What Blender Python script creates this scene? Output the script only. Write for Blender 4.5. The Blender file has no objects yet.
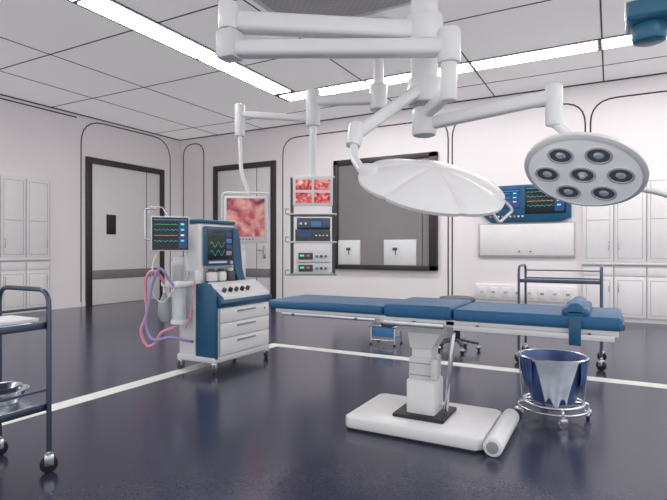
import bpy, bmesh, math, random
from mathutils import Vector, Matrix
random.seed(4)
S=bpy.context.scene
COL=S.collection
S.view_settings.view_transform='Standard'
H=1.2
HC=4.07; XL=-9.87; YB=9.84; XR=5.0; YF=-2.5

# ---------------------------------------------------------------- materials
def mat(name,col,rough=.5,metal=0,var=.04,scale=8,emit=0,ecol=None,bump=0,coat=0,trans=0,alpha=1):
    m=bpy.data.materials.new(name); m.use_nodes=True
    nt=m.node_tree; b=nt.nodes['Principled BSDF']
    b.inputs['Roughness'].default_value=rough; b.inputs['Metallic'].default_value=metal
    b.inputs['Coat Weight'].default_value=coat
    b.inputs['Transmission Weight'].default_value=trans
    b.inputs['Alpha'].default_value=alpha
    tc=nt.nodes.new('ShaderNodeTexCoord'); n=nt.nodes.new('ShaderNodeTexNoise')
    n.inputs['Scale'].default_value=scale; n.inputs['Detail'].default_value=3
    nt.links.new(tc.outputs['Object'],n.inputs['Vector'])
    r=nt.nodes.new('ShaderNodeValToRGB')
    r.color_ramp.elements[0].position=.35; r.color_ramp.elements[1].position=.65
    r.color_ramp.elements[0].color=[c*(1-var) for c in col]+[1]
    r.color_ramp.elements[1].color=[min(1,c*(1+var)) for c in col]+[1]
    nt.links.new(n.outputs['Fac'],r.inputs['Fac']); nt.links.new(r.outputs['Color'],b.inputs['Base Color'])
    if emit:
        b.inputs['Emission Color'].default_value=list(ecol or col)+[1]; b.inputs['Emission Strength'].default_value=emit
    if bump:
        bp=nt.nodes.new('ShaderNodeBump'); bp.inputs['Strength'].default_value=bump
        nt.links.new(n.outputs['Fac'],bp.inputs['Height']); nt.links.new(bp.outputs['Normal'],b.inputs['Normal'])
    return m
M={}
M['wall']=mat('wall_panel',(.87,.82,.825),.4,var=.008,scale=1)
M['ceil']=mat('ceiling_panel_fill_glow',(.80,.78,.78),.6,var=.008,scale=1,emit=.2,ecol=(1,.97,.97))  # faint emission stands in for bounced light; the panels are no lamps
M['seam']=mat('seam_black',(.03,.028,.03),.6)
M['floor']=mat('floor_vinyl',(.036,.038,.072),.2,var=.14,scale=60,bump=.008)
M['tape']=mat('floor_line',(.78,.8,.74),.4)
M['white']=mat('white_paint',(.84,.83,.83),.32,var=.01,coat=.1)
M['white2']=mat('white_enamel',(.72,.72,.72),.35,var=.01)
M['cab']=mat('cabinet_white',(.82,.79,.79),.4,var=.01)
M['cabline']=mat('cabinet_frame',(.5,.48,.48),.4)
M['grey']=mat('grey_plastic',(.33,.34,.36),.45)
M['dgrey']=mat('dark_grey',(.08,.085,.095),.45)
M['black']=mat('black_rubber',(.012,.012,.014),.5)
M['frame']=mat('dark_bronze_frame',(.035,.027,.027),.4)
M['door']=mat('door_panel',(.76,.73,.73),.35,var=.01)
M['band']=mat('door_bumper',(.2,.19,.2),.35)
M['blue']=mat('blue_upholstery',(.016,.12,.26),.45,scale=30,bump=.03)
M['mblue']=mat('machine_blue',(.010,.095,.19),.35)
M['lblue']=mat('light_blue',(.08,.25,.5),.4)
M['linb']=mat('liner_blue',(.06,.11,.30),.4,var=.3,scale=6)
M['linw']=mat('liner_white',(.60,.64,.73),.35,var=.15,scale=7)
M['steel']=mat('stainless_steel',(.62,.64,.68),.22,1,scale=20)
M['bsteel']=mat('brushed_steel_blue',(.2,.26,.42),.3,1,scale=20)
M['dsteel']=mat('dark_steel',(.10,.12,.17),.3,.9)
M['glassp']=mat('window_glass',(.21,.195,.195),.15,var=.05,scale=1)
M['green']=mat('green_socket',(.25,.45,.3),.4)
M['cyan']=mat('cyan_trace',(.1,.6,.7),.4,emit=.5,ecol=(.1,.7,.8))
M['yel']=mat('yellow_trace',(.7,.65,.2),.4,emit=.5,ecol=(.8,.75,.2))
M['grn']=mat('green_trace',(.1,.8,.3),.4,emit=.6,ecol=(.1,.8,.3))
M['red']=mat('red_trace',(.7,.1,.1),.4,emit=.4,ecol=(.8,.08,.08))
M['scr']=mat('screen_dark',(.005,.010,.018),.25)
M['scrb']=mat('screen_blue',(.01,.04,.14),.2,emit=.2,ecol=(.02,.12,.45))
M['pink']=mat('pink_hose',(.72,.30,.40),.4)
M['hoseb']=mat('violet_hose',(.36,.30,.6),.4)
M['clear']=mat('clear_acrylic',(.75,.8,.83),.15,alpha=.35)
M['bag']=mat('breathing_bag',(.35,.4,.42),.4)
M['lens']=mat('lamp_lens',(.17,.17,.17),.3)
M['lensc']=mat('lamp_reflector',(.8,.81,.83),.2,metal=.3)
M['face']=mat('lamp_face_fill_glow',(.85,.84,.84),.35,emit=.22,ecol=(1,.98,.98))  # added glow whitens the lamp face, which looks down at the dark floor
M['led']=mat('ceiling_led',(1,1,1),.5,emit=17,ecol=(1,.985,.97))
M['paper']=mat('paper',(.8,.82,.85),.7)
M['teal']=mat('teal_pendant',(.02,.14,.24),.3)
def surg(name,seed,sc,cols,em):
    m=bpy.data.materials.new(name); m.use_nodes=True; nt=m.node_tree; b=nt.nodes['Principled BSDF']
    tc=nt.nodes.new('ShaderNodeTexCoord'); mp=nt.nodes.new('ShaderNodeMapping'); mp.inputs['Location'].default_value=(seed,seed*2,seed)
    n=nt.nodes.new('ShaderNodeTexNoise'); n.inputs['Scale'].default_value=sc; n.inputs['Detail'].default_value=5; n.inputs['Distortion'].default_value=1.5
    r=nt.nodes.new('ShaderNodeValToRGB'); e=r.color_ramp.elements
    e[0].position=.3; e[0].color=cols[0]+(1,); e[1].position=.72; e[1].color=cols[4]+(1,)
    for p,c in zip((.4,.49,.58),cols[1:4]):
        k=e.new(p); k.color=c+(1,)
    nt.links.new(tc.outputs['Object'],mp.inputs['Vector']); nt.links.new(mp.outputs['Vector'],n.inputs['Vector'])
    nt.links.new(n.outputs['Fac'],r.inputs['Fac']); nt.links.new(r.outputs['Color'],b.inputs['Base Color'])
    nt.links.new(r.outputs['Color'],b.inputs['Emission Color']); b.inputs['Emission Strength'].default_value=em; b.inputs['Roughness'].default_value=.3
    return m
M['surg']=surg('endoscopy_image',2.3,4.5,[(.14,.03,.08),(.42,.09,.13),(.60,.17,.15),(.66,.30,.27),(.78,.52,.36)],.2)
M['surg2']=surg('endoscopy_thumbnail',5.1,10,[(.1,.0,.01),(.4,.03,.04),(.6,.1,.1),(.75,.25,.25),(.85,.6,.55)],.4)
def perf():
    m=bpy.data.materials.new('perforated_diffuser'); m.use_nodes=True; nt=m.node_tree; b=nt.nodes['Principled BSDF']
    tc=nt.nodes.new('ShaderNodeTexCoord'); v=nt.nodes.new('ShaderNodeTexVoronoi'); v.inputs['Scale'].default_value=15; v.inputs['Randomness'].default_value=0
    mp=nt.nodes.new('ShaderNodeMapping'); mp.inputs['Rotation'].default_value=(0,0,.785)
    r=nt.nodes.new('ShaderNodeValToRGB'); r.color_ramp.elements[0].color=(.015,.015,.015,1); r.color_ramp.elements[1].color=(.5,.49,.49,1)
    r.color_ramp.elements[0].position=.43; r.color_ramp.elements[1].position=.48
    nt.links.new(tc.outputs['Object'],mp.inputs['Vector']); nt.links.new(mp.outputs['Vector'],v.inputs['Vector']); nt.links.new(v.outputs['Distance'],r.inputs['Fac']); nt.links.new(r.outputs['Color'],b.inputs['Base Color'])
    return m
M['perf']=perf()

# ---------------------------------------------------------------- helpers
def group(name,loc=(0,0,0),rz=0,parent=None,quat=None,sc=1):
    o=bpy.data.objects.new(name,None); COL.objects.link(o); o.empty_display_size=.1
    o.location=loc; o.scale=(sc,sc,sc)
    if quat is not None:
        o.rotation_mode='QUATERNION'; o.rotation_quaternion=quat
    else: o.rotation_euler=(0,0,math.radians(rz))
    if parent: o.parent=parent
    return o
def fin(root,name,me,m,smooth=True,ang=35):
    if isinstance(m,str): m=M[m]
    me.materials.append(m)
    if smooth:
        for p in me.polygons: p.use_smooth=True
        try: me.set_sharp_from_angle(angle=math.radians(ang))
        except Exception: pass
    o=bpy.data.objects.new(name,me); COL.objects.link(o)
    if root: o.parent=root
    return o
def bmfin(root,name,bm,m,smooth=True,ang=35):
    bmesh.ops.recalc_face_normals(bm,faces=bm.faces)
    me=bpy.data.meshes.new(name); bm.to_mesh(me); bm.free()
    return fin(root,name,me,m,smooth,ang)
def box(root,name,c,s,m,b=.006,rot=None,seg=2):
    bm=bmesh.new(); bmesh.ops.create_cube(bm,size=1)
    bmesh.ops.scale(bm,vec=s,verts=bm.verts)
    if b and b<min(s)*.5: bmesh.ops.bevel(bm,geom=list(bm.edges),offset=b,segments=seg,profile=.5,affect='EDGES')
    if rot is not None:
        R=Matrix.Rotation(math.radians(rot[2]),3,'Z')@Matrix.Rotation(math.radians(rot[1]),3,'Y')@Matrix.Rotation(math.radians(rot[0]),3,'X')
        bmesh.ops.rotate(bm,matrix=R,verts=bm.verts)
    bmesh.ops.translate(bm,vec=c,verts=bm.verts)
    return bmfin(root,name,bm,m)
def bx(root,name,x0,x1,y0,y1,z0,z1,m,b=.006,seg=2):
    return box(root,name,((x0+x1)/2,(y0+y1)/2,(z0+z1)/2),(abs(x1-x0),abs(y1-y0),abs(z1-z0)),m,b,None,seg)
def beam(root,name,p1,p2,w,h,m,b=.02,seg=3):
    p1=Vector(p1);p2=Vector(p2); d=p2-p1; L=d.length; d.normalize()
    side=d.cross(Vector((0,0,1)))
    if side.length<.01: side=Vector((1,0,0))
    side.normalize(); up=side.cross(d)
    bm=bmesh.new(); bmesh.ops.create_cube(bm,size=1); bmesh.ops.scale(bm,vec=(L,w,h),verts=bm.verts)
    bmesh.ops.bevel(bm,geom=list(bm.edges),offset=min(b,w*.45,h*.45),segments=seg,profile=.5,affect='EDGES')
    R=Matrix((d,side,up)).transposed()
    bmesh.ops.rotate(bm,matrix=R,verts=bm.verts); bmesh.ops.translate(bm,vec=(p1+p2)/2,verts=bm.verts)
    return bmfin(root,name,bm,m)
def cyl(root,name,p1,p2,r,m,r2=None,seg=28,b=.004):
    p1=Vector(p1);p2=Vector(p2); d=p2-p1
    bm=bmesh.new(); bmesh.ops.create_cone(bm,cap_ends=True,cap_tris=False,segments=seg,radius1=r,radius2=r if r2 is None else r2,depth=d.length)
    if b:
        es=[e for e in bm.edges if any(len(f.verts)>4 for f in e.link_faces)]
        bmesh.ops.bevel(bm,geom=es,offset=min(b,r*.4),segments=2,profile=.5,affect='EDGES')
    R=Vector((0,0,1)).rotation_difference(d.normalized()).to_matrix()
    bmesh.ops.rotate(bm,matrix=R,verts=bm.verts); bmesh.ops.translate(bm,vec=(p1+p2)/2,verts=bm.verts)
    return bmfin(root,name,bm,m)
def fillet(pts,rad,n=6):
    pts=[Vector(p) for p in pts]; out=[pts[0]]
    for i in range(1,len(pts)-1):
        a,b,c=pts[i-1],pts[i],pts[i+1]
        u=(a-b);v=(c-b); r=min(rad,u.length*.49,v.length*.49); u.normalize();v.normalize()
        s=b+u*r;e=b+v*r
        for k in range(n+1):
            t=k/n; out.append(s*(1-t)**2+b*2*t*(1-t)+e*t*t)
    out.append(pts[-1]); return out
def crom(pts,n=8):
    P=[Vector(p) for p in pts]; P=[P[0]*2-P[1]]+P+[P[-1]*2-P[-2]]; out=[]
    for i in range(1,len(P)-2):
        for k in range(n):
            t=k/n;a,b,c,d=P[i-1],P[i],P[i+1],P[i+2]
            out.append(.5*((2*b)+(c-a)*t+(2*a-5*b+4*c-d)*t*t+(-a+3*b-3*c+d)*t**3))
    out.append(P[-2]); return out
def tube(root,name,pts,r,m,cyc=False,rad=0,smooth=False,res=5):
    if rad: pts=fillet(pts,rad)
    if smooth: pts=crom(pts)
    cu=bpy.data.curves.new(name,'CURVE'); cu.dimensions='3D'; cu.bevel_depth=r; cu.bevel_resolution=res; cu.use_fill_caps=True
    sp=cu.splines.new('POLY'); sp.points.add(len(pts)-1)
    for i,p in enumerate(pts): sp.points[i].co=(p[0],p[1],p[2],1)
    sp.use_cyclic_u=cyc
    t=bpy.data.objects.new('tmp',cu); COL.objects.link(t)
    dg=bpy.context.evaluated_depsgraph_get(); dg.update()
    me=bpy.data.meshes.new_from_object(t.evaluated_get(dg)); me.name=name
    bpy.data.objects.remove(t)
    me.materials.clear()
    return fin(root,name,me,m,True,60)
def lathe(root,name,prof,m,loc=(0,0,0),seg=40,ang=35):
    bm=bmesh.new(); rings=[]
    for r,z in prof:
        rings.append([bm.verts.new((loc[0]+max(r,1e-4)*math.cos(2*math.pi*k/seg),loc[1]+max(r,1e-4)*math.sin(2*math.pi*k/seg),loc[2]+z)) for k in range(seg)])
    for a,b in zip(rings,rings[1:]):
        for k in range(seg): bm.faces.new((a[k],a[(k+1)%seg],b[(k+1)%seg],b[k]))
    bmesh.ops.remove_doubles(bm,verts=bm.verts,dist=.0003)
    return bmfin(root,name,bm,m,True,ang)
def prism(root,name,pts,axis,a,b,m,bev=.008):
    bm=bmesh.new()
    def mk(p,w): return {'x':(w,p[0],p[1]),'y':(p[0],w,p[1]),'z':(p[0],p[1],w)}[axis]
    A=[bm.verts.new(mk(p,a)) for p in pts]; B=[bm.verts.new(mk(p,b)) for p in pts]
    bm.faces.new(A); bm.faces.new(B[::-1]); n=len(pts)
    for i in range(n): bm.faces.new((A[i],A[(i+1)%n],B[(i+1)%n],B[i]))
    bmesh.ops.recalc_face_normals(bm,faces=bm.faces)
    if bev: bmesh.ops.bevel(bm,geom=list(bm.edges),offset=bev,segments=2,profile=.5,affect='EDGES')
    return bmfin(root,name,bm,m)
def caster(root,name,x,y,r=.04,m='dgrey',rz=30,top=None):
    a=math.radians(rz); dx,dy=math.cos(a)*.012,math.sin(a)*.012
    cyl(root,name+'_wheel',(x-dx,y-dy,r),(x+dx,y+dy,r),r,m,seg=20)
    box(root,name+'_fork',(x,y,r*1.5),(.05,.05,r*1.3),'steel' ,.008,(0,0,rz))
    cyl(root,name+'_stem',(x,y,r*2),(x,y,top or r*2.6),r*.3,'steel',seg=12)
def ribbon(root,name,pts,w,m,y):
    bm=bmesh.new(); up=[];lo=[]
    for x,z in pts: up.append(bm.verts.new((x,y,z+w/2))); lo.append(bm.verts.new((x,y,z-w/2)))
    for i in range(len(pts)-1): bm.faces.new((up[i],up[i+1],lo[i+1],lo[i]))
    return bmfin(root,name,bm,m,False)
def vitals(root,x0,x1,z0,z1,y,n=4,thin=.008):
    w=x1-x0;h=z1-z0; ms=['grn','cyan','yel','cyan','red']
    bx(root,'side_readouts',x0+w*.74,x1-w*.02,y-.001,y,z0+h*.04,z1-h*.1,'scrb',0)
    bx(root,'title_bar',x0+w*.02,x1-w*.02,y-.002,y,z1-h*.07,z1-h*.03,'lblue',0)
    for i in range(n):
        zc=z1-h*(.2+.72*i/n); pts=[]
        for k in range(80):
            t=k/79; ph=(t*6)%1
            a=(math.exp(-((ph-.5)/.04)**2)*.8-math.exp(-((ph-.6)/.03)**2)*.3) if i%2==0 else .25*math.sin(t*36)
            pts.append((x0+w*(.03+.68*t),zc+a*h*.08))
        ribbon(root,'trace',pts,h*thin,ms[i],y-.003)
        bx(root,'readout_digits',x0+w*.8,x0+w*.9,y-.003,y,zc-h*.02,zc+h*.04,ms[i],0)
def monitor(root,w,h,kind,body='white',t=.05,bez=.02):
    box(root,'housing',(0,0,0),(w,t,h),body,.012)
    bx(root,'bezel',-w/2+bez*.5,w/2-bez*.5,-t/2-.004,-t/2+.004,-h/2+bez*.5,h/2-bez*.5,'dgrey' if kind!='surg' else 'white2',.003)
    a,b=w/2-bez,h/2-bez
    lo=-b+(.05 if kind=='surg' else 0)
    bx(root,'screen',-a,a,-t/2-.006,-t/2,lo,b,'surg' if kind=='surg' else 'scr',0)
    if kind=='surg':
        for i in range(5): bx(root,'control_key',-.08+.04*i,-.06+.04*i,-t/2-.008,-t/2,-b+.012,-b+.025,'dgrey',0)
    if kind=='vit': vitals(root,-a,a,-b,b,-t/2-.007)

# ---------------------------------------------------------------- room
def plane_box(name,x0,x1,y0,y1,z0,z1,m): return bx(None,name,x0,x1,y0,y1,z0,z1,m,0)
floor=plane_box('floor',XL-.2,XR+.2,YF-.2,YB+.2,-.2,0,'floor')
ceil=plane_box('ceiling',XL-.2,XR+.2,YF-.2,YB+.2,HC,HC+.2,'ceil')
wl=plane_box('wall_left',XL-.2,XL,YF,YB,0,HC,'wall')
wb=plane_box('wall_back',XL-.2,XR+.2,YB,YB+.2,0,HC,'wall')
# ceiling seams
s=.010
for i,y in enumerate((1.0,2.85,4.63,6.35)):
    bx(ceil,'ceiling_seam',XL,XR,y-s,y+s,HC-.004,HC+.001,'seam',0)
for x in (-8.6,-7.23,-3.7,-1.9,-.1,1.7,3.9): bx(ceil,'ceiling_seam',x-s,x+s,YF,YB,HC-.004,HC+.001,'seam',0)
for y in (9.0,): bx(ceil,'ceiling_seam',XL,XR,y-s,y+s,HC-.004,HC+.001,'seam',0)
bx(ceil,'corner_seam_left',XL,XL+.012,YF,YB,HC-.02,HC,'seam',0)
bx(ceil,'corner_seam_back',XL,XR,YB-.012,YB,HC-.02,HC,'seam',0)
def strip(x0,x1,y0,y1):
    g=group('ceiling_strip_light',((x0+x1)/2,(y0+y1)/2,HC)); hx=(x1-x0)/2;hy=(y1-y0)/2
    bx(g,'frame',-hx-.05,hx+.05,-hy-.05,hy+.05,-.012,0,'frame',0)
    L=max(hx,hy)*2; n=max(1,round(L/1.9))
    for i in range(n):
        a=-L/2+L*i/n+.03; b=-L/2+L*(i+1)/n-.03
        if hx>hy: bx(g,'led_panel',a,b,-hy,hy,-.02,-.012,'led',0)
        else: bx(g,'led_panel',-hx,hx,a,b,-.02,-.012,'led',0)
strip(-5.42,-5.06,-2.2,7.75)
strip(-5.42,3.4,7.88,8.22)
strip(3.06,3.4,-2.2,7.75)  # unseen strip on the right, added to help light the room
# diffuser
g=group('ceiling_air_diffuser',(-2.6,3.6,HC))
bx(g,'frame',-1.0,1.5,-2.05,2.06,-.02,0,'white2',.004)
bx(g,'perforated_plate',-.92,1.42,-2,1.98,-.03,-.018,'perf',0)
# floor line
g=group('floor_marking_line',(-3.73,5.34,0)); w=.08
bx(g,'line_a',-w,w,-7.8,w,0,.003,'tape',0); bx(g,'line_b',w,8,-w,w,0,.003,'tape',0)

def outline(parent,name,plane,a,b,z1,r,const,left=True,right=True,z0=0):
    pts=[(a,z0),(a,z1),(b,z1),(b,z0)]
    if not left: pts=pts[1:]
    if not right: pts=pts[:-1]
    pr=[(const,p[0],p[1]) if plane=='x' else (p[0],const,p[1]) for p in pts]
    tube(parent,name,pr,.013,'seam',rad=r,res=1)
outline(wl,'panel_seam','x',7.0,9.5,HC-.08,.55,XL)
outline(wl,'panel_seam_b','x',3.2,6.9,HC-.08,.3,XL,True,False)
outline(wb,'panel_seam','y',-9.75,-9.05,HC-.15,.33,YB)
outline(wb,'panel_seam_b','y',-6.65,-2.78,HC-.3,.4,YB)
outline(wb,'panel_seam_c','y',-2.7,-.38,HC-.3,.4,YB)
outline(wb,'panel_seam_d','y',-.3,4.4,HC-.3,.4,YB)
bx(wl,'cove_base',XL,XL+.01,YF,YB,0,.1,'wall',0)
bx(wb,'cove_base',XL,XR,YB-.01,YB,0,.1,'wall',0)
# doors
def door(name,plane,c,a,b,z1,flip=1):
    if plane=='x': g=group(name,(c,(a+b)/2,0),90)
    else: g=group(name,((a+b)/2,c,0),0)
    w=(b-a)/2; f=.13
    bx(g,'frame_left',-w,-w+f,-.06,.0,0,z1,'frame',.005); bx(g,'frame_right',w-f,w,-.06,0,0,z1,'frame',.005)
    bx(g,'frame_head',-w+f,w-f,-.06,0,z1-f,z1,'frame',.005)
    bx(g,'leaf',-w+f,w-f,-.03,0,.01,z1-f,'door',.004)
    bx(g,'bumper_band',-w+f,w-f,-.045,-.03,.56,.76,'band',.004)
    bx(g,'leaf_joint',w-f-.42,w-f-.405,-.034,-.03,.01,z1-f,'dgrey',0)
    return g,w,f
g,w,f=door('door_1','x',XL,7.1,9.26,3.2)
box(g,'view_panel',(-w+.62,-.035,1.77),(.24,.03,.44),'black',.008)
g,w,f=door('door_2','y',YB,-8.7,-6.83,3.28)
box(g,'lock_plate',(w-f-.18,-.045,1.15),(.08,.03,.3),'steel',.01)
tube(g,'handle',[(w-f-.18,-.05,1.2),(w-f-.18,-.1,1.2),(w-f-.34,-.1,1.2)],.014,'steel',rad=.03)
# observation window
g=group('window_1',(-4.13,YB,1.96)); W=1.15;Z=1.17
bx(g,'glass',-W,W,-.03,0,-Z,Z,'glassp',0)
for n_,q in (('left',(-W,-W+.1,-Z,Z)),('right',(W-.16,W,-Z,Z)),('top',(-W,W,Z-.1,Z)),('bottom',(-W,W,-Z,-Z+.1))):
    bx(g,'frame_'+n_,q[0],q[1],-.09,0,q[2],q[3],'frame',.008)
bx(g,'mullion_joint',.83,.845,-.034,-.03,-Z,Z,'seam',0)
for n_,x0,x1 in (('a',-1.04,-.52),('b',.02,.72)):
    bx(g,'pass_box_'+n_,x0,x1,-.07,-.03,-Z+.1,-Z+.62,'white2',.01)
    bx(g,'pass_lid_'+n_,x0+.2,x0+.3,-.08,-.07,-Z+.4,-Z+.46,'dgrey',.004)
    tube(g,'pass_handle_'+n_,[(x0+.27,-.08,-Z+.32),(x0+.27,-.1,-Z+.32),(x0+.27,-.1,-Z+.46)],.008,'dgrey')
# wall control console (back)
g=group('wall_control_panel',(-1.355,YB,2.05))
prism(g,'blue_housing',[(-.76,.33),(.74,.33),(.76,.2),(.76,-.28),(.6,-.34),(-.6,-.34),(-.76,-.2)],'y',-.08,0,'mblue',.01)
bx(g,'screen_a',-.66,-.08,-.09,-.08,-.1,.26,'scrb',.003); bx(g,'screen_b',.0,.68,-.09,-.08,-.2,.29,'scr',.003)
k=group('display',(.34,-.09,.05),0,g); vitals(k,-.32,.32,-.23,.23,0,4)
k=group('display_b',(-.37,-.09,.08),0,g); vitals(k,-.28,.28,-.16,.16,0,3)
for i in range(9): box(g,'button',(-.6+.07*i,-.085,-.24),(.035,.02,.03),'white2' if i%3 else 'red',.004)
g=group('wall_service_panel',(-1.36,YB,1.4))
bx(g,'door',-.8,.8,-.05,0,-.3,.27,'cab',.01); bx(g,'edge',-.83,.83,-.04,0,-.33,.3,'cabline',.005)
for i in range(2): cyl(g,'knob',(-.1+.2*i,-.05,-.22),(-.1+.2*i,-.075,-.22),.02,'steel')
g=group('wall_outlet_panel',(-1.3,YB,.42))
bx(g,'plate',-.95,.8,-.04,0,-.14,.14,'cab',.008)
for i in range(8): 
    box(g,'outlet',(-.82+.21*i,-.045,0),(.14,.02,.18),'cab',.006)
    box(g,'socket',(-.82+.21*i,-.056,.0),(.06,.01,.04),'green' if i%2 else 'cabline',.002)

def cabinet(name,loc,rz,n,dw,zt,zc,depth=.06):
    g=group(name,loc,rz); W=n*dw
    bx(g,'carcass',0,W,-depth,0,0,zt,'cab',.006)
    for i in range(n):
        a=i*dw+.012;b=(i+1)*dw-.012
        for nm,z0,z1 in (('lower_door',.08,zc-.2),('drawer_front',zc-.18,zc-.03),('upper_door',zc+.06,zt-.04)):
            bx(g,nm,a,b,-depth-.02,-depth,z0,z1,'cab',.004)
            if nm!='drawer_front':
                for (p,q,r_,t) in ((a+.04,b-.04,z0+.05,z0+.06),(a+.04,b-.04,z1-.06,z1-.05)):
                    bx(g,'panel_groove',p,q,-depth-.022,-depth-.019,r_,t,'cabline',0)
                for p in (a+.04,b-.05): bx(g,'panel_groove',p,p+.01,-depth-.022,-depth-.019,z0+.05,z1-.05,'cabline',0)
            bx(g,'door_gap',b+.006,b+.018,-depth-.003,-depth+.001,z0,z1,'cabline',0)
        hx=b-.06 if i%2==0 else a+.06
        tube(g,'handle',[(hx,-depth-.02,zc-.45),(hx,-depth-.05,zc-.45),(hx,-depth-.05,zc-.3),(hx,-depth-.02,zc-.3)],.006,'steel')
        tube(g,'handle',[(hx,-depth-.02,zc+.25),(hx,-depth-.05,zc+.25),(hx,-depth-.05,zc+.4),(hx,-depth-.02,zc+.4)],.006,'steel')
        bx(g,'shelf_line',a+.06,b-.06,-depth-.023,-depth-.019,zc+.75,zc+.765,'cabline',0)
    bx(g,'counter',-.01,W+.01,-depth-.05,0,zc,zc+.035,'white2',.008)
    return g
cabinet('wall_cabinet',(XL,3.92,0),90,5,.47,2.6,1.0)
cabinet('wall_cabinet',(-.42,YB,0),0,7,.47,2.42,.95)

# ---------------------------------------------------------------- operating table
g=group('operating_table',(-1.1,3.38,0))
def pad(name,x0,x1,z0,z1,y=.27,mm='blue'): bx(g,name,x0+1.1,x1+1.1,-y,y,z0,z1,mm,.022,4)
pad('leg_pad',-2.24,-1.32,.770,.832); 
pad('seat_pad',-1.31,-.86,.765,.85,.28); pad('back_pad',-.85,.06,.765,.838,.28)
bx(g,'leg_plate',-1.08,-.2,-.25,.25,.742,.77,'white2',.006)
bx(g,'back_plate',.2,1.14,-.26,.26,.73,.767,'white2',.006)
bx(g,'seat_plate',-.24,.26,-.26,.26,.72,.765,'white2',.006)
for sy in (-1,1):
    bx(g,'side_rail_a',-1.0,-.26,sy*.285-.008,sy*.285+.008,.728,.752,'steel',.003)
    bx(g,'side_rail_b',-.2,.2,sy*.295-.008,sy*.295+.008,.715,.745,'steel',.003)
    bx(g,'side_rail_c',.26,1.12,sy*.295-.008,sy*.295+.008,.712,.742,'white2',.003)
    for x in (-.9,-.4,0,.4,1.0): cyl(g,'rail_stud',(x,sy*.25,.738),(x,sy*.30,.738),.01,'dgrey')
bx(g,'joint_block',-.26,-.18,-.2,.2,.68,.74,'dgrey',.01)
bx(g,'tilt_head',-.16,.18,-.15,.15,.655,.72,'white2',.015)
prism(g,'tilt_bracket',[(-.11,.66),(.13,.66),(.06,.54),(-.09,.54)],'y',-.10,.10,'white',.01)
bx(g,'column_upper',-.085,.055,-.08,.08,.36,.62,'white',.012)
bx(g,'column_middle',-.10,.07,-.095,.095,.24,.48,'white2',.012)
bx(g,'column_lower',-.112,.082,-.108,.108,.08,.33,'white',.012)
for z in (.36,.44): bx(g,'column_seam',-.102,.072,-.097,.097,z,z+.006,'grey',0)
bx(g,'column_gasket',-.19,.16,-.17,.17,.08,.108,'black',.01)
box(g,'control_box',(.09,-.11,.42),(.045,.07,.14),'white2',.01)
cyl(g,'piston',(.13,0,.12),(.18,0,.65),.015,'steel')
prism(g,'base',[(-.44,-.33),(.40,-.33),(.44,-.29),(.44,.29),(.40,.33),(-.44,.33),(-.48,.29),(-.48,-.29)],'z',.012,.085,'white',.012)
bx(g,'base_skirt',-.42,.40,-.31,.31,0.0,.02,'dgrey',.003)
cyl(g,'foot_roller',(.5,-.34,.056),(.5,.3,.056),.056,'white',b=.01); cyl(g,'roller_cap',(.5,-.345,.056),(.5,-.335,.056),.035,'grey')
bx(g,'strap_cushion',.86,1.0,-.27,.24,.83,.88,'blue',.022,4)
cyl(g,'strap_roll',(.93,-.27,.86),(.93,.2,.86),.05,'blue',b=.015)
bx(g,'strap_tail',.9,.96,-.31,-.3,.68,.84,'mblue',.004)
bx(g,'head_plate_end',1.13,1.17,-.22,.22,.765,.8,'dgrey',.008)

# ---------------------------------------------------------------- kick bucket
g=group('kick_bucket',(-.36,3.97,0))
lathe(g,'bucket_liner',[(0,.13),(.14,.13),(.155,.15),(.205,.42),(.222,.438),(.224,.446),(.213,.448),(.2,.43),(.15,.16),(0,.15)],'linb')
lathe(g,'steel_rim',[(.222,.425),(.232,.43),(.234,.445),(.226,.452),(.218,.448)],'steel')
def flap(a0,a1,zt,zl,r0,r1,m,nm):
    bm=bmesh.new(); rows=[]
    for j in range(8):
        z=zt-(zt-zl)*j/7; rr=r0-(r0-r1)*j/7
        rows.append([])
        for i in range(21):
            a=math.radians(a0+(a1-a0)*i/20*(1-.05*j)+j*2); q=rr+.008*math.sin(i*1.1+j*.3)*(j/7)
            rows[-1].append(bm.verts.new((q*math.cos(a),q*math.sin(a),z+(.03*math.sin(i*.5) if j==7 else 0))))
    for A,B in zip(rows,rows[1:]):
        for i in range(20): bm.faces.new((A[i],A[i+1],B[i+1],B[i]))
    bmfin(g,nm,bm,m)
flap(245,318,.445,.15,.236,.172,'linw','liner_white_flap')
flap(170,240,.44,.25,.236,.192,'linb','liner_blue_flap')
flap(322,380,.44,.22,.236,.188,'linb','liner_blue_flap_b')
for sgn in (0,1):
    a=math.radians(20+180*sgn); 
    tube(g,'wire_upright',[(.234*math.cos(a),.234*math.sin(a),.44),(.21*math.cos(a),.21*math.sin(a),.13)],.006,'steel')
tube(g,'base_ring',[(.2*math.cos(a*math.pi/18),.2*math.sin(a*math.pi/18),.12) for a in range(36)],.012,'steel',cyc=True)
tube(g,'lower_ring',[(.23*math.cos(a*math.pi/18),.23*math.sin(a*math.pi/18),.085) for a in range(36)],.008,'steel',cyc=True)
for a in range(4):
    an=math.radians(20+90*a); x,y=.235*math.cos(an),.235*math.sin(an)
    tube(g,'leg',[(.12*math.cos(an),.12*math.sin(an),.12),(x,y,.11),(x,y,.08)],.01,'steel',rad=.02)
    caster(g,'caster%d'%a,x,y,.033,'steel',a*40)

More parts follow.
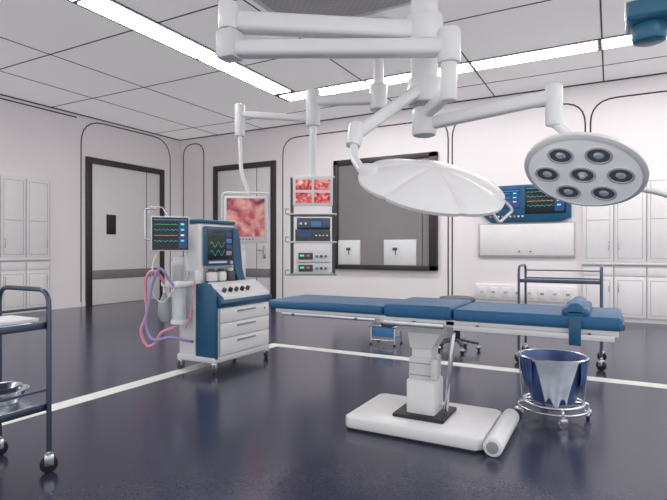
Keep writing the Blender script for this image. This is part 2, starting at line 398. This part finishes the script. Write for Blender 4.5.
# ---------------------------------------------------------------- carts
def cart(name,loc,rz,L,W,ht,sh,m='steel',shm='steel',cr=.05,rails=True):
    g=group(name,loc,rz); r=.013
    for i,sx in enumerate((-1,1)):
        x=sx*L/2
        tube(g,'end_frame_%d'%i,[(x,-W/2,cr*2.2),(x,-W/2,ht),(x,W/2,ht),(x,W/2,cr*2.2)],r,m,rad=.09)
        for sy in (-1,1): caster(g,'caster_%d_%d'%(i,sy),x,sy*W/2,cr,'black',60,top=cr*2.6)
    for k,z in enumerate(sh):
        bx(g,'shelf_%d'%k,-L/2,L/2,-W/2+.01,W/2-.01,z-.012,z,shm,.004)
        for sy in (-1,1):
            bx(g,'shelf_lip_%d'%k,-L/2,L/2,sy*(W/2-.012)-.003,sy*(W/2-.012)+.003,z-.025,z+.012,m,.002)
            if rails or (k==0 and sy==1): tube(g,'guard_rail_%d'%k,[(-L/2,sy*W/2,z+.09),(L/2,sy*W/2,z+.09)],.007,m)
    return g
cart('instrument_cart',(-.47,6.0,0),0,.78,.5,1.03,(.88,.32),m='dsteel',rails=False)
g=cart('instrument_trolley',(-2.9,1.27,0),90,.86,.47,.985,(.8,.36),m='dsteel',shm='bsteel',cr=.045)
bx(g,'instrument_tray',.02,.38,-.2,.2,.8,.815,'steel',.005)
bx(g,'wrapped_towel',.12,.4,-.2,.06,.815,.835,'paper',.006)
bx(g,'lower_tray_lining',-.35,.38,-.2,.2,.36,.368,'steel',.002)
lathe(g,'kidney_bowl',[(0,.0),(.07,.0),(.11,.07),(.118,.072),(.11,.066),(.065,.01),(0,.01)],'steel',(.33,.0,.37))
lathe(g,'small_bowl',[(0,.0),(.05,.0),(.08,.06),(.086,.062),(.078,.056),(.045,.01),(0,.01)],'steel',(.33,.01,.4))

# ---------------------------------------------------------------- stool, step
g=group('surgeon_stool',(-1.62,6.12,0))
lathe(g,'seat',[(0,.56),(.19,.56),(.215,.575),(.22,.61),(.2,.635),(.1,.645),(0,.645)],'dgrey')
cyl(g,'gas_column',(0,0,.12),(0,0,.56),.025,'steel'); cyl(g,'sleeve',(0,0,.1),(0,0,.32),.036,'black')
for a in range(5):
    an=math.radians(72*a+10); x,y=.25*math.cos(an),.25*math.sin(an)
    beam(g,'leg',(0,0,.13),(x,y,.09),.04,.03,'dgrey',.008); caster(g,'caster%d'%a,x,y,.028,'black',72*a)
tube(g,'foot_ring',[(.17*math.cos(a*math.pi/15),.17*math.sin(a*math.pi/15),.26) for a in range(30)],.009,'steel',cyc=True)
for a in range(3):
    an=a*2.094; cyl(g,'ring_spoke',(0,0,.26),(.17*math.cos(an),.17*math.sin(an),.26),.007,'steel')
g=group('step_stool',(-2.53,6.1,0))
bx(g,'platform',-.19,.19,-.13,.13,.22,.25,'steel',.01); bx(g,'tread_mat',-.17,.17,-.11,.11,.25,.256,'dgrey',.003)
bx(g,'blue_apron',-.15,.15,-.12,-.1,.1,.22,'lblue',.004)
for sx in (-1,1):
    tube(g,'leg_frame',[(sx*.16,-.12,.01),(sx*.16,-.11,.22),(sx*.16,.11,.22),(sx*.16,.12,.01)],.012,'steel',rad=.02)
    for sy in (-1,1): cyl(g,'foot',(sx*.16,sy*.12,0),(sx*.16,sy*.12,.02),.016,'black')
tube(g,'stretcher',[(-.16,.115,.08),(.16,.115,.08)],.01,'steel'); tube(g,'stretcher_b',[(-.16,-.117,.06),(.16,-.117,.06)],.01,'steel')

# ---------------------------------------------------------------- anesthesia machine
g=group('anesthesia_machine',(-3.58,4.23,0)); g.scale=(.97,.93,1)
bx(g,'base_plinth',-.27,.25,-.48,.48,.1,.16,'white2',.015)
for i,(x,y) in enumerate(((-.24,-.45),(.22,-.45),(-.24,.45),(.22,.45))): caster(g,'caster_%d'%i,x,y,.05,'dgrey',20*i)
bx(g,'cabinet_body',-.25,.235,-.44,.47,.14,.64,'white',.012)
bx(g,'side_column',-.25,-.02,-.47,-.3,.14,1.0,'white',.02)
prism(g,'blue_side_panel',[(-.01,.13),(.25,.13),(.25,.6),(.24,.76),(.16,.87),(-.01,.87)],'y',-.475,-.43,'mblue',.01)
for i,(a,b) in enumerate(((.17,.33),(.335,.48),(.485,.625))):
    bx(g,'drawer_%d'%i,.235,.262,-.41,.45,a,b,'white',.008)
    bx(g,'drawer_pull_%d'%i,.262,.272,-.14,.18,b-.05,b-.03,'grey',.003)
cyl(g,'drawer_lock',(.26,.36,.57),(.267,.36,.57),.015,'steel')
prism(g,'console',[(-.24,.63),(.25,.63),(.30,.68),(.27,.735),(.06,.87),(-.24,.87)],'y',-.43,.47,'mblue',.01)
prism(g,'console_fascia',[(.283,.705),(.275,.745),(.07,.877),(.05,.86)],'y',-.38,.44,'white',.004)
def slant(t): return (.283-.2*t, .745+.13*t)
for i in range(5):
    x,z=slant(.35); y=-.3+.1*i
    cyl(g,'knob_%d'%i,(x-.005,y,z-.01),(x+.018,y,z+.03),.022,'black' if i%2 else 'dgrey',seg=16)
for y0,y1 in ((-.33,-.1),(.18,.38)):
    x,z=slant(.75); box(g,'gauge_display',(x-.02,(y0+y1)/2,z-.013),(.07,y1-y0,.012),'scr',.002,(0,32,0))
bx(g,'tower_body',-.25,-.01,-.40,.16,.87,1.47,'white',.03,3)
bx(g,'tower_cap',-.26,0,-.41,.17,1.47,1.51,'mblue',.015)
prism(g,'blue_spine',[(-.24,.87),(.04,.87),(.0,1.0),(-.03,1.3),(-.06,1.43),(-.12,1.49),(-.24,1.49)],'y',.165,.3,'mblue',.012)
bx(g,'spine_cap',-.26,-.06,.16,.42,1.2,1.26,'white',.01)
bx(g,'white_wing',-.22,-.04,.3,.42,.87,1.2,'white',.02)
k=group('ventilator_display',(.0,-.13,1.24),90,g)
bx(k,'bezel',-.25,.25,-.03,0,-.20,.2,'mblue',.012); bx(k,'screen',-.21,.21,-.034,-.03,-.14,.17,'scr',.002)
for i in range(3):
    pts=[(-.18+.24*t/40,.1-.085*i+.025*(abs(math.sin(t*.35))**.4 if i==0 else math.sin(t*.35))) for t in range(41)]
    ribbon(k,'trace',pts,.004,('lblue','grn','cyan')[i],-.036)
for i in range(4): bx(k,'readout',.09,.18,-.037,-.034,.1-.065*i,.145-.065*i,('scrb','lblue','scrb','grey')[i],0)
bx(k,'soft_keys',-.19,.1,-.037,-.03,-.175,-.155,'white2',0)
cyl(k,'rotary_knob',(.17,-.03,-.17),(.17,-.05,-.17),.018,'white2',seg=16)
bx(g,'flow_panel',-.012,.0,-.36,.12,.9,1.03,'grey',.004)
for i in range(3):
    bx(g,'vaporizer_%d'%i,.0,.08,-.34+.15*i,-.23+.15*i,.88,.98,('white','white','dgrey')[i],.02)
    cyl(g,'vaporizer_dial_%d'%i,(.04,-.285+.15*i,.98),(.04,-.285+.15*i,1.01),.032,('dgrey','mblue','white2')[i])
k=group('patient_monitor',(-.24,-.60,1.36),46,g); monitor(k,.38,.34,'vit','white',.07)
box(k,'rear_module',(0,.07,-.02),(.25,.09,.22),'white2',.02)
tube(g,'monitor_arm',[(-.22,-.55,1.32),(-.2,-.45,1.26),(-.18,-.38,1.16)],.022,'white',rad=.05)
tube(g,'cable_hook',[(-.27,-.6,1.52),(-.31,-.64,1.62),(-.42,-.72,1.62),(-.42,-.72,1.56)],.007,'steel',rad=.02)
tube(g,'cable_hook_b',[(-.35,-.72,1.3),(-.41,-.78,1.3),(-.41,-.78,1.6),(-.33,-.7,1.6)],.007,'steel',rad=.02)
bx(g,'absorber_head',-.28,-.03,-.70,-.46,.84,.9,'white',.02)
lathe(g,'bellows_dome',[(0,.24),(.06,.23),(.08,.19),(.085,0),(.07,0)],'clear',(-.12,-.6,.9))
lathe(g,'bellows',[(0,0)]+[(.05 if i%2 else .068,.018*i) for i in range(10)]+[(0,.17)],'grey',(-.12,-.6,.9))
lathe(g,'absorber_canister',[(0,0),(.075,0),(.08,.02),(.08,.3),(.07,.33),(0,.33)],'clear',(-.13,-.58,.51))
lathe(g,'soda_lime',[(0,0),(.068,0),(.068,.24),(0,.24)],'paper',(-.13,-.58,.52))
cyl(g,'canister_base',(-.13,-.58,.48),(-.13,-.58,.52),.09,'white')
lathe(g,'breathing_bag',[(.015,.3),(.02,.26),(.06,.18),(.07,.08),(.04,0),(0,-.01)],'bag',(-.28,-.64,.5))
tube(g,'bag_arm',[(-.25,-.6,.87),(-.28,-.64,.86),(-.28,-.64,.78)],.018,'white')
tube(g,'inspiratory_hose',crom([(-.22,-.68,.86),(-.26,-.76,.98),(-.33,-.8,.98),(-.38,-.81,.84),(-.35,-.81,.6),(-.41,-.83,.42),(-.35,-.81,.28),(-.29,-.76,.3),(-.24,-.72,.4),(-.12,-.62,.46)]),.016,'pink')
tube(g,'expiratory_hose',crom([(-.1,-.7,.86),(-.17,-.8,1.02),(-.25,-.82,.9),(-.30,-.83,.7),(-.34,-.83,.5),(-.30,-.81,.36),(-.24,-.78,.34),(-.14,-.7,.36),(-.02,-.58,.32),(-.03,-.5,.3)]),.014,'hoseb')
tube(g,'sample_line',crom([(-.3,-.6,1.26),(-.35,-.72,1.1),(-.30,-.78,.8),(-.2,-.74,.7),(-.1,-.68,.84)]),.006,'white2')
tube(g,'suction_line',crom([(.0,-.5,.9),(.03,-.56,.7),(.0,-.6,.5),(-.06,-.56,.45),(-.05,-.48,.6)]),.008,'pink')

# ---------------------------------------------------------------- equipment pendant (rack + monitor arm)
g=group('equipment_pendant',(-2.55,5.9,HC))
Z0=-HC
lathe(g,'ceiling_flange',[(0,-.001),(.22,-.001),(.22,-.05),(.12,-.09),(.1,-.1),(0,-.1)],'white')
cyl(g,'ceiling_tube',(0,0,-.05),(0,0,-.92),.065,'white')
cyl(g,'hub',(0,0,-.8),(0,0,-1.12),.11,'white',b=.02)
rx,ry=-3.32+2.55,5.59-5.9
beam(g,'arm',(0,0,-.98),(rx,ry,-.98),.14,.13,'white',.04)
cyl(g,'elbow',(rx,ry,-.84),(rx,ry,-1.3),.09,'white',b=.02)
cyl(g,'drop_tube',(rx,ry,-1.2),(rx,ry,2.12+Z0),.045,'white')
cyl(g,'second_hub',(rx,ry,2.78+Z0),(rx,ry,3.0+Z0),.085,'white2',b=.02)
mx,my=-4.17+2.55+.05,5.25-5.9
jx,jy=mx-.08,my-.02
beam(g,'monitor_arm',(rx,ry,2.86+Z0),(jx,jy,2.95+Z0),.10,.085,'white',.03)
cyl(g,'monitor_elbow',(jx,jy,2.66+Z0),(jx,jy,3.08+Z0),.065,'white',b=.02)
tube(g,'monitor_drop',[(jx,jy,2.7+Z0),(jx+.02,jy,2.2+Z0),(mx,my+.06,1.93+Z0)],.026,'white',rad=.1)
k=group('endoscopy_monitor',(mx,my,1.59+Z0),36,g); monitor(k,.54,.60,'surg','white',.05,.03)
tube(k,'yoke',[(-.3,.03,0),(-.3,.05,.35),(.3,.05,.35),(.3,.03,0)],.014,'white2',rad=.06)
k=group('equipment_rack',(rx,ry,Z0),30.7,g)
for x in (-.27,.27): 
    bx(k,'post',x-.014,x+.014,-.02,.02,.9,2.12,'dgrey',.004)
    bx(k,'post_rear',x-.014,x+.014,.3,.33,.9,2.12,'dgrey',.004)
bx(k,'top_crossbar',-.28,.28,-.02,.33,2.1,2.14,'white2',.008)
for i,z in enumerate((.9,1.31,1.66)):
    bx(k,'shelf_%d'%i,-.3,.3,-.12,.34,z-.02,z,'white2' if i else 'grey',.006)
    tube(k,'shelf_handle_%d'%i,[(-.3,-.11,z-.01),(-.34,-.13,z-.01),(-.34,-.13,z+.05),(-.3,-.11,z+.05)],.008,'grey')
bx(k,'monitor_body',-.25,.25,-.1,-.03,1.75,2.12,'white',.012); bx(k,'monitor_bezel',-.235,.235,-.105,-.098,1.77,2.105,'white',.003)
for a in (0,1):
    for b in (0,1):
        q=bx(k,'endoscopy_view',-.215+.23*a,-.015+.23*a,-.108,-.104,1.785+.165*b,1.915+.165*b,'surg2',0)
bx(k,'recorder',-.22,.22,-.1,.28,1.31,1.46,'dgrey',.01); bx(k,'light_source',-.2,.22,-.1,.28,1.465,1.6,'dsteel',.01)
bx(k,'recorder_display',-.18,-.02,-.104,-.1,1.37,1.43,'scrb',.002); bx(k,'source_display',-.02,.1,-.104,-.1,1.49,1.56,'lblue',.002)
for i in range(4): cyl(k,'knob',(.04+.045*i,-.1,1.38),(.04+.045*i,-.12,1.38),.013,'steel',seg=12)
for i in range(2): cyl(k,'source_knob',(-.15+.06*i,-.1,1.53),(-.15+.06*i,-.12,1.53),.016,'white',seg=12)
bx(k,'insufflator',-.21,.21,-.1,.28,.9,1.04,'white2',.01); bx(k,'electrosurgical_unit',-.21,.21,-.1,.28,1.045,1.19,'white',.01)
for z in (.97,1.12):
    bx(k,'panel',-.18,.0,-.105,-.1,z-.04,z+.045,'dgrey',.002); bx(k,'led_readout',-.16,-.11,-.107,-.104,z,z+.02,'grn',0)
    bx(k,'led_readout_b',-.08,-.04,-.107,-.104,z,z+.02,'red',0)
    for i in range(3): cyl(k,'socket',(.05+.055*i,-.1,z),(.05+.055*i,-.115,z),.018,'dgrey' if i%2 else 'lblue',seg=14)

# ---------------------------------------------------------------- surgical light assembly
g=group('surgical_light',(-1.15,3.47,HC)); O=Vector((-1.15,3.47,HC))
def L(x,y,z): return tuple(Vector((x,y,z))-O)
lathe(g,'ceiling_flange',[(0,-.001),(.3,-.001),(.3,-.06),(.16,-.1),(0,-.1)],'white')
cyl(g,'ceiling_column',(0,0,-.05),L(-1.15,3.47,2.3),.095,'white')
cyl(g,'upper_hub',L(-1.15,3.47,2.64),L(-1.15,3.47,2.84),.13,'white',b=.02)
cyl(g,'hub_seam',L(-1.15,3.47,2.60),L(-1.15,3.47,2.63),.10,'grey')
cyl(g,'lower_hub',L(-1.15,3.47,2.22),L(-1.15,3.47,2.40),.12,'white',b=.02)
cyl(g,'lower_hub_b',L(-1.15,3.47,2.0),L(-1.15,3.47,2.2),.085,'white',b=.02)
cyl(g,'hub_seam_b',L(-1.15,3.47,2.195),L(-1.15,3.47,2.225),.088,'grey')
beam(g,'upper_arm',L(-1.15,3.47,2.73),L(-2.2,2.7,2.72),.14,.125,'white',.03)
cyl(g,'elbow_upper',L(-2.23,2.66,2.63),L(-2.23,2.66,2.84),.068,'white',b=.015)
bx(g,'elbow_block',*sum(([L(-2.29,0,0)[0],L(-2.15,0,0)[0]],[L(0,2.59,0)[1],L(0,2.73,0)[1]],[L(0,0,2.46)[2],L(0,0,2.65)[2]]),[]),'white2',.02)
cyl(g,'elbow_seam',L(-2.23,2.66,2.645),L(-2.23,2.66,2.66),.07,'grey')
beam(g,'lower_arm',L(-2.26,2.64,2.53),L(-.86,3.22,2.48),.12,.105,'white',.03)
cyl(g,'arm_end_joint',L(-.90,3.2,2.38),L(-.90,3.2,2.60),.075,'white',b=.02)
cyl(g,'arm_end_drop',L(-.90,3.2,2.14),L(-.90,3.2,2.4),.052,'white',b=.02)
beam(g,'spring_arm_short',L(-.90,3.2,2.2),L(-1.15,3.47,2.15),.08,.09,'white',.03)
beam(g,'spring_arm_round',L(-1.15,3.47,2.08),L(-.31,3.36,2.13),.08,.085,'white',.025)
cyl(g,'round_elbow',L(-.30,3.36,1.95),L(-.30,3.36,2.2),.05,'white',b=.015)
beam(g,'spring_arm_petal',L(-1.15,3.40,2.32),L(-1.40,2.88,1.92),.065,.08,'white',.025)
cyl(g,'petal_elbow',L(-1.40,2.84,1.84),L(-1.40,2.90,1.99),.048,'white',b=.015)
tube(g,'petal_drop',[L(-1.4,2.87,1.9),L(-1.38,2.8,1.77),L(-1.22,2.6,1.64),L(-1.12,2.6,1.63)],.025,'white',rad=.08)
def orient(n,axis): return Vector(n).normalized().to_track_quat(axis,'Y')
# round lamp
c=Vector((-.137,3.34,1.665)); toc=Vector((-c.x,-c.y,0)).normalized(); lft=Vector((-.8796,-.4756,0))
n=Vector((0,0,-1))*.88+toc*.42+lft*.22
q=orient(n,'-Z')
k=group('round_lamp_head',tuple(c-O),0,g,q,.92)
lathe(k,'housing',[(0,.11),(.1,.105),(.2,.085),(.3,.04),(.345,.01),(.355,-.01),(.345,-.025),(.33,-.028)],'white',seg=64)
lathe(k,'front_face',[(.34,-.026),(.32,-.03),(0,-.03)],'face',seg=64)
lathe(k,'rim',[(.345,.012),(.362,.0),(.362,-.02),(.345,-.032),(.33,-.034),(.33,-.028)],'white',seg=64)
for i in range(7):
    r=0 if i==6 else .215; a=math.radians(60*i+12); x,y=r*math.cos(a),r*math.sin(a)
    lathe(k,'led_pod_ring_%d'%i,[(.078,-.028),(.078,-.038),(.066,-.04),(.062,-.03)],'white2',(x,y,0),24)
    lathe(k,'led_lens_%d'%i,[(0,-.032),(.03,-.033),(.063,-.034)],'lens',(x,y,0),24)
    lathe(k,'led_reflector_%d'%i,[(0,-.045),(.02,-.043),(.03,-.034)],'lensc',(x,y,0),20)
cyl(k,'sterile_handle',(0,0,-.035),(0,0,-.06),.015,'white2',seg=18)
q_inv=q.inverted()
top=(q_inv@(Vector((-.30,3.36,1.97))-c))/.92
tube(k,'yoke_stem',[tuple(top),tuple(top*.5+Vector((0,0,.08))),(0,0,.1)],.03,'white',rad=.08)
sd=q_inv@Vector((.8796,.4756,0)); sd.z=0; sd.normalize()
tube(k,'side_handle',[tuple(sd*.34+Vector((0,0,.0))),tuple(sd*.44+Vector((0,0,.02))),tuple(sd*.62+Vector((0,0,.03)))],.016,'white2')
# petal lamp
c=Vector((-.86,2.72,1.57)); toc=Vector((-c.x,-c.y,0)).normalized(); rgt=-lft
n=Vector((0,0,1))*.88+toc*.46+rgt*.2
q=orient(n,'Z')
k=group('petal_lamp_head',tuple(c-O),0,g,q,.84)
bm=bmesh.new(); SEG=96; prof=[(0,.10),(.08,.10),(.16,.092),(.26,.07),(.36,.04),(.44,.01),(.475,-.015),(.47,-.035),(.44,-.045),(0,-.045)]
rings=[]
for r,z in prof:
    ring=[]
    for i in range(SEG):
        a=2*math.pi*i/SEG; lob=abs(math.cos(3*a)); f=1+.05*(lob**.5-.6)*(r/.47); dz=.026*(lob**.4-.8)*(min(r,.4)/.4) if z>0 else 0
        ring.append(bm.verts.new((max(r,1e-4)*f*math.cos(a),max(r,1e-4)*f*math.sin(a),z+dz)))
    rings.append(ring)
for A,B in zip(rings,rings[1:]):
    for i in range(SEG): bm.faces.new((A[i],A[(i+1)%SEG],B[(i+1)%SEG],B[i]))
bmesh.ops.remove_doubles(bm,verts=bm.verts,dist=.0005)
bmfin(k,'housing',bm,'white',True,50)
for i in range(7):
    r=0 if i==6 else .28; a=math.radians(60*i); lathe(k,'led_lens_%d'%i,[(0,-.052),(.08,-.052),(.09,-.045)],'lens',(r*math.cos(a),r*math.sin(a),0),24)
cyl(k,'sterile_handle',(0,0,-.05),(0,0,-.14),.02,'white2')
qi=q.inverted(); sd=qi@(rgt*.9+toc*.35); sd.z=0; sd.normalize(); sx=Vector((-sd.y,sd.x,0))
b0=sd*.42; 
tube(k,'grip_rail',[tuple(b0-sx*.22+Vector((0,0,-.03))),tuple(sd*.47-sx*.2+Vector((0,0,-.09))),tuple(sd*.54+sx*.1+Vector((0,0,-.09))),tuple(b0+sx*.14+Vector((0,0,-.03)))],.009,'white2',rad=.05)
hub=qi@(-rgt*.42); hub.z=0
cyl(k,'hub_mount',tuple(hub+Vector((0,0,-.02))),tuple(hub+Vector((0,0,.07))),.06,'white',b=.02)

# second pendant at right
g=group('gas_supply_pendant',(.2,3.5,HC))
lathe(g,'ceiling_flange',[(0,-.001),(.25,-.001),(.25,-.05),(.15,-.09),(0,-.09)],'white')
cyl(g,'column',(0,0,-.05),(0,0,-1.3),.1,'white')
bx(g,'service_head',-.12,.3,-.14,.14,-1.56,-1.2,'teal',.03,3)
bx(g,'white_band',-.125,.305,-.145,.145,-1.46,-1.40,'white',.01)
cyl(g,'lower_hub',(0,0,-1.66),(0,0,-1.55),.09,'teal',b=.02)
for i in range(3): cyl(g,'gas_outlet_%d'%i,(-.05+.12*i,-.13,-1.3),(-.05+.12*i,-.16,-1.3),.03,'white2')

# ---------------------------------------------------------------- camera
cd=bpy.data.cameras.new('camera'); cam=bpy.data.objects.new('camera',cd); COL.objects.link(cam)
cd.sensor_width=36; cd.lens=512/667*36; cd.clip_end=100
cam.location=(0,0,H); cam.rotation_euler=(math.pi/2,0,math.radians(28.4))
S.camera=cam
w=bpy.data.worlds.new('world'); S.world=w; w.use_nodes=True
w.node_tree.nodes['Background'].inputs['Color'].default_value=(.96,.97,1,1); w.node_tree.nodes['Background'].inputs['Strength'].default_value=1.15
